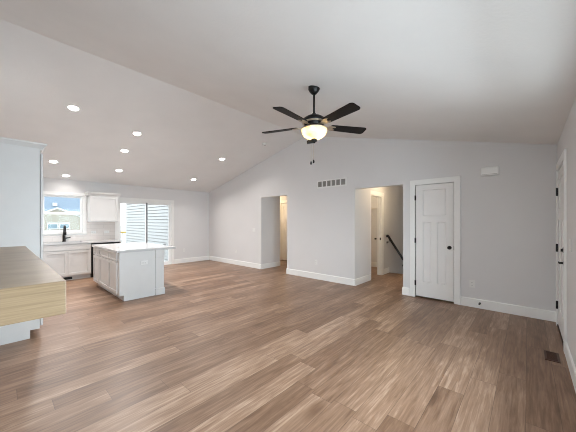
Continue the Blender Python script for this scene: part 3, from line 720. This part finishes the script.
# tall pantry cabinet
PX0, PX1, PYF = -5.24, -4.34, 0.345
pc = empty('tall_cabinet', ((PX0+PX1)/2, 0.0, 0), 'tall white pantry cabinet with crown, behind the oak mantel', 'cabinet')
side = [(YS+0.001, 0.0), (0.262, 0.0), (0.262, 0.095), (PYF, 0.095), (PYF, 2.25), (YS+0.001, 2.25)]
MB().prism(side, 'x', PX1-0.02, PX1).build('side_panel', M['cab'], pc)
MB().prism(side, 'x', PX0, PX0+0.02).build('side_panel', M['cab'], pc)
MB().box(PX0+0.02, PX1-0.02, YS+0.001, PYF-0.002, 0.095, 2.25).build('body', M['cab'], pc)
MB().box(PX0+0.02, PX1-0.02, YS+0.01, 0.255, 0, 0.095).build('toe_kick', M['cab'], pc)
xm = (PX0+PX1)/2
for u0, u1 in ((PX0+0.006, xm-0.002), (xm+0.002, PX1-0.006)):
    shaker_door('door', pc, 'y', PYF+0.007, 1, u0, u1, 0.125, 1.30, M['cab'], 0.06)
    shaker_door('door', pc, 'y', PYF+0.007, 1, u0, u1, 1.305, 2.20, M['cab'], 0.06)
cr = MB()   # crown: flared moulding on the front and both sides
def rect_ring(o, z): return [(PX0-o, YS+0.001, z), (PX1+o, YS+0.001, z), (PX1+o, PYF+0.02+o, z), (PX0-o, PYF+0.02+o, z)]
rings = [[cr.bm.verts.new(v) for v in rect_ring(o_, z)] for o_, z in ((0.002, 2.235), (0.004, 2.25), (0.012, 2.262), (0.030, 2.286), (0.040, 2.296), (0.044, 2.312))]
for A, B in zip(rings, rings[1:]):
    for i in range(4): cr.bm.faces.new((A[i], A[(i+1) % 4], B[(i+1) % 4], B[i]))
cr.bm.faces.new(rings[0]); cr.bm.faces.new(rings[-1]); bmesh.ops.recalc_face_normals(cr.bm, faces=cr.bm.faces[:])
cr.build('crown', M['cab'], pc)
# island
IX0, IX1, IY0, IY1 = -6.88, -5.165, 1.405, 2.13
il = empty('kitchen_island', ((IX0+IX1)/2, (IY0+IY1)/2, 0), 'white kitchen island cabinet with shaker doors and panelled end', 'kitchen island')
MB().box(IX0, IX1-0.018, IY0, IY1, 0.10, 0.845).build('body', M['cab'], il)
MB().box(IX0+0.01, IX1-0.018, IY0+0.07, IY1, 0, 0.10).build('toe_kick', M['cab'], il)
MB().prism([(IY0+0.068, 0), (2.0, 0), (2.0, 0.845), (IY0, 0.845), (IY0, 0.10), (IY0+0.068, 0.10)], 'x', IX1-0.018, IX1).build('end_panel', M['cab'], il)
po = MB(); po.box(IX1-0.12, IX1+0.018, 1.995, 2.145, 0.0, 0.845); po.build('corner_post', M['cab'], il)
po = MB(); po.box(IX1-0.13, IX1+0.031, 1.985, 2.158, 0.0, 0.125, 0.004); po.build('post_base', M['cab'], il)
po = MB(); po.box(IX1-0.13, IX1+0.026, 1.988, 2.153, 0.70, 0.845, 0.004); po.build('post_cap', M['cab'], il)
for u0, u1 in ((-6.868, -6.435), (-6.425, -5.785), (-5.775, -5.255)):
    shaker_door('drawer', il, 'y', IY0, -1, u0, u1, 0.692, 0.832, M['cab'], 0.03)
    shaker_door('door', il, 'y', IY0, -1, u0, u1, 0.118, 0.676, M['cab'])
q = MB(); q.box(IX0-0.035, IX1+0.040, IY0-0.045, 2.36, 0.845, CTOP, 0.003)
tag(q.build('island_countertop', M['quartz']), 'white quartz top on the kitchen island with a seating overhang', 'countertop')

# ================================================================== PLATES, GRILLES AND SMALL THINGS
def plate(name, kind, loc, axis, sgn, w_, h_, label, cat, horizontal=False):
    """outlet or switch plate on a wall; axis is the wall normal"""
    root = empty(name, loc, label, cat, 'outlets on the walls and cabinets' if kind == 'outlet' else 'double light switches')
    x, y, z = loc
    def bx(q, du0, du1, dz0, dz1, t0, t1, bev=0):
        lo, hi = sorted((sgn*t0, sgn*t1))
        if axis == 'y': q.box(x+du0, x+du1, y+lo, y+hi, z+dz0, z+dz1, bev)
        else: q.box(x+lo, x+hi, y+du0, y+du1, z+dz0, z+dz1, bev)
        return q
    bx(MB(), -w_/2, w_/2, -h_/2, h_/2, 0, 0.006, 0.002).build('cover_plate', M['plastic'], root)
    if kind == 'outlet':
        for s in (-1, 1):
            if horizontal:
                f_ = bx(MB(), s*0.021-0.015, s*0.021+0.015, -0.016, 0.016, 0.006, 0.0085, 0.002).build('receptacle', M['plastic'], root)
                q = MB(); bx(q, s*0.021-0.006, s*0.021+0.004, -0.008, -0.005, 0.0085, 0.0088); bx(q, s*0.021-0.006, s*0.021+0.004, 0.005, 0.008, 0.0085, 0.0088)
            else:
                f_ = bx(MB(), -0.016, 0.016, s*0.021-0.015, s*0.021+0.015, 0.006, 0.0085, 0.002).build('receptacle', M['plastic'], root)
                q = MB(); bx(q, -0.008, -0.005, s*0.021-0.004, s*0.021+0.006, 0.0085, 0.0088); bx(q, 0.005, 0.008, s*0.021-0.004, s*0.021+0.006, 0.0085, 0.0088)
            q.build('slots', M['slot'], f_)
    else:
        n_g = kind
        for k in range(n_g):
            u = (k-(n_g-1)/2)*0.046
            bx(MB(), u-0.0165, u+0.0165, -0.033, 0.033, 0.006, 0.010, 0.003).build('rocker', M['plastic'], root)
    return root
plate('light_switch', 2, (-6.06, YN, 1.135), 'y', -1, 0.116, 0.116, 'white double light switch on the long wall left of the far opening', 'light switch')
plate('wall_outlet', 'outlet', (-6.94, YN, 0.42), 'y', -1, 0.072, 0.116, 'white outlet low on the long wall near the far corner', 'outlet')
plate('wall_outlet', 'outlet', (-3.775, YN, 0.40), 'y', -1, 0.072, 0.116, 'white outlet low on the wall between the two hall openings', 'outlet')
plate('wall_outlet', 'outlet', (-0.663, YN, 0.37), 'y', -1, 0.074, 0.118, 'white outlet low on the wall right of the closet door', 'outlet')
plate('wall_outlet', 'outlet', (XW+0.006, 1.72, 1.10), 'x', 1, 0.116, 0.072, 'white outlet on the backsplash under the wall cabinet, next to the window', 'outlet', True)
plate('wall_outlet', 'outlet', (XW+0.006, 2.02, 1.10), 'x', 1, 0.116, 0.072, 'white outlet on the backsplash under the wall cabinet, next to the sliding door', 'outlet', True)
plate('wall_outlet', 'outlet', (XW, 4.22, 0.42), 'x', 1, 0.072, 0.116, 'white outlet low on the window wall right of the sliding door', 'outlet')
plate('wall_outlet', 'outlet', (IX1, 1.80, 0.63), 'x', 1, 0.116, 0.072, 'white outlet mounted sideways on the island end panel', 'outlet', True)
plate('light_switch', 2, (XE, 3.62, 1.155), 'x', -1, 0.116, 0.116, 'white double light switch beside the entry door on the near wall', 'light switch')
# return air grille
rg = empty('return_air_grille', (-3.342, YN, 2.17), 'long white return air grille high on the wall between the hall openings', 'air vent')
gx0, gx1, gz0, gz1 = -3.742, -2.944, 2.172, 2.356
q = MB(); yA, yB = YN-0.012, YN
q.box(gx0, gx1, yA, yB, gz0, gz0+0.028, 0.002); q.box(gx0, gx1, yA, yB, gz1-0.028, gz1, 0.002)
q.box(gx0, gx0+0.03, yA, yB, gz0+0.028, gz1-0.028); q.box(gx1-0.03, gx1, yA, yB, gz0+0.028, gz1-0.028)
q.build('frame', M['plastic'], rg)
wv = (gx1-gx0-0.06)/6
for k in range(1, 6):
    xx = gx0+0.03+wv*k; MB().box(xx-0.014, xx+0.014, yA+0.002, yB, gz0+0.028, gz1-0.028).build('divider', M['plastic'], rg)
MB().box(gx0+0.03, gx1-0.03, YN-0.003, YN-0.0005, gz0+0.028, gz1-0.028).build('backing', M['grille'], rg)
for k in range(6):
    q = MB()
    for j in range(9):
        z = gz0+0.034+0.0138*j
        q.prism([(YN-0.010, z), (YN-0.0085, z), (YN-0.003, z+0.010), (YN-0.0045, z+0.010)], 'x', gx0+0.03+wv*k+0.014, gx0+0.03+wv*(k+1)-0.014)
    q.build('louvers', M['grille'], rg)
# doorbell chime
q = MB(); q.box(-0.55, -0.322, YN-0.05, YN, 2.092, 2.226, 0.018)
dc = empty('doorbell_chime', (-0.436, YN, 2.092), 'white rounded doorbell chime box high on the wall right of the closet door', 'doorbell')
q.build('chime_cover', M['trim'], dc)
MB().box(-0.53, -0.342, YN-0.053, YN-0.049, 2.110, 2.114).build('sound_slot', M['grille'], dc)
# black door stop on the baseboard
dst = empty('door_stop', (-0.561, YN-0.015, 0.083), 'black door stop sticking out of the baseboard below the outlet', 'door stop')
MB().lathe([(0, 0), (0.014, 0), (0.014, 0.006), (0.007, 0.010), (0.006, 0.05), (0, 0.05)], (-0.561, YN-0.015, 0.083), mtx=Matrix.Rotation(R(90), 4, 'X'), n=16).build('stem', M['black'], dst)
MB().lathe([(0, 0.048), (0.013, 0.048), (0.014, 0.066), (0.010, 0.072), (0, 0.072)], (-0.561, YN-0.015, 0.083), mtx=Matrix.Rotation(R(90), 4, 'X'), n=16).build('bumper', M['slot'], dst)
# floor register by the entry door
fr_ = empty('floor_register', (0.183, 3.80, 0), 'brown metal floor register in the planks near the entry door', 'air vent')
q = MB(); q.box(0.128, 0.145, 3.675, 3.925, 0, 0.006); q.box(0.221, 0.238, 3.675, 3.925, 0, 0.006); q.box(0.145, 0.221, 3.675, 3.69, 0, 0.006); q.box(0.145, 0.221, 3.91, 3.925, 0, 0.006)
q.build('frame', M['brownmetal'], fr_)
q = MB()
for j in range(14): q.box(0.145, 0.221, 3.697+0.0155*j, 3.703+0.0155*j, 0.0005, 0.005)
q.build('slats', M['brownmetal'], fr_)
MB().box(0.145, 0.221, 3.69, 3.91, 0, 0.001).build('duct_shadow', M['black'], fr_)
# stair handrail on the stair wall
hr = empty('stair_handrail', (LX, 7.05, 1.0), 'dark wooden handrail sloping down the stair wall in the hall', 'handrail')
HX = LX+0.075
MB().tube([(HX, 6.83, 1.000), (HX, 6.87, 1.010), (HX, 6.93, 0.985), (HX, 9.5, -0.686)], 0.030, 14).build('rail', M['railwood'], hr)
for yy in (7.02, 8.2, 9.3):
    zz = 0.985-(yy-6.93)*0.650
    q = MB().tube([(LX, yy, zz-0.10), (LX+0.05, yy, zz-0.09), (HX, yy, zz-0.024)], 0.008, 8)
    q.lathe([(0, 0), (0.03, 0), (0.03, 0.006), (0, 0.006)], (LX, yy, zz-0.10), mtx=Matrix.Rotation(R(90), 4, 'Y'), n=16)
    q.build('bracket', M['black'], hr)
# wire shelf and hook in the closet beyond the hall doorway
ws = empty('wire_shelf', (-3.6, 7.6, 1.76), 'white wire shelf seen through the doorway beside the stairs', 'shelf')
q = MB()
for j in range(12): q.tube([(-4.29, 7.45+0.025*j, 1.78), (LX-T-0.01, 7.45+0.025*j, 1.78)], 0.003, 6)
q.tube([(-4.29, 7.45, 1.73), (LX-T-0.01, 7.45, 1.73)], 0.004, 6)
for j in range(40): q.tube([(-4.28+0.034*j, 7.45, 1.73), (-4.28+0.034*j, 7.45, 1.78)], 0.002, 5)
q.build('wire_deck', M['mesh'], ws)
for xx in (-4.0, -3.5, -3.05): MB().tube([(xx, 7.46, 1.77), (xx, 7.75, 1.52)], 0.005, 6).build('brace', M['mesh'], ws)
hk = MB(); hk.lathe([(0, 0), (0.022, 0), (0.022, 0.006), (0.008, 0.009), (0.008, 0.04), (0.024, 0.045), (0.022, 0.06), (0, 0.062)], (-3.42, 7.75, 0.86), mtx=Matrix.Rotation(R(90), 4, 'X'), n=16)
tag(hk.build('coat_hook', M['black']), 'small black round coat hook on the back wall beyond the hall doorway', 'hook')

# hall lamps (flush fixtures on the hall ceilings, each with its own light)
def flush_lamp(x, y, power, label, col):
    r_ = empty('flush_ceiling_lamp', (x, y, HALL_C), label, 'ceiling light', 'flush lamps in the halls')
    MB().lathe([(0, 0), (0.15, 0), (0.15, -0.02), (0.14, -0.025), (0, -0.025)], (x, y, HALL_C), n=28).build('base', M['black'], r_)
    MB().lathe([(0.138, -0.025), (0.13, -0.06), (0.09, -0.085), (0, -0.095)], (x, y, HALL_C), n=28).build('diffuser', M['lens2'], r_)
    l = bpy.data.lights.new('hall_bulb', 'POINT'); l.energy = power; l.color = col; l.shadow_soft_size = 0.1
    o = bpy.data.objects.new('hall_bulb', l); C.objects.link(o); o.location = (x, y, HALL_C-0.25); o.parent = r_; o.matrix_parent_inverse = wm(r_).inverted()
M['lens2'] = mat('lamp_diffuser', (1, 0.95, 0.85, 1), 0.4, emit=(1, 0.85, 0.62, 1), estr=3)
flush_lamp(-7.2, 6.4, 9.5, 'flush ceiling lamp lighting the far hall beyond the left opening', (1.0, 0.74, 0.45))
flush_lamp(-3.6, 6.7, 5, 'flush ceiling lamp inside the closet beside the stairs', (1.0, 0.78, 0.52))
flush_lamp(-2.25, 6.40, 3.6, 'flush ceiling lamp in the stair hall past the near opening', (1.0, 0.76, 0.48))
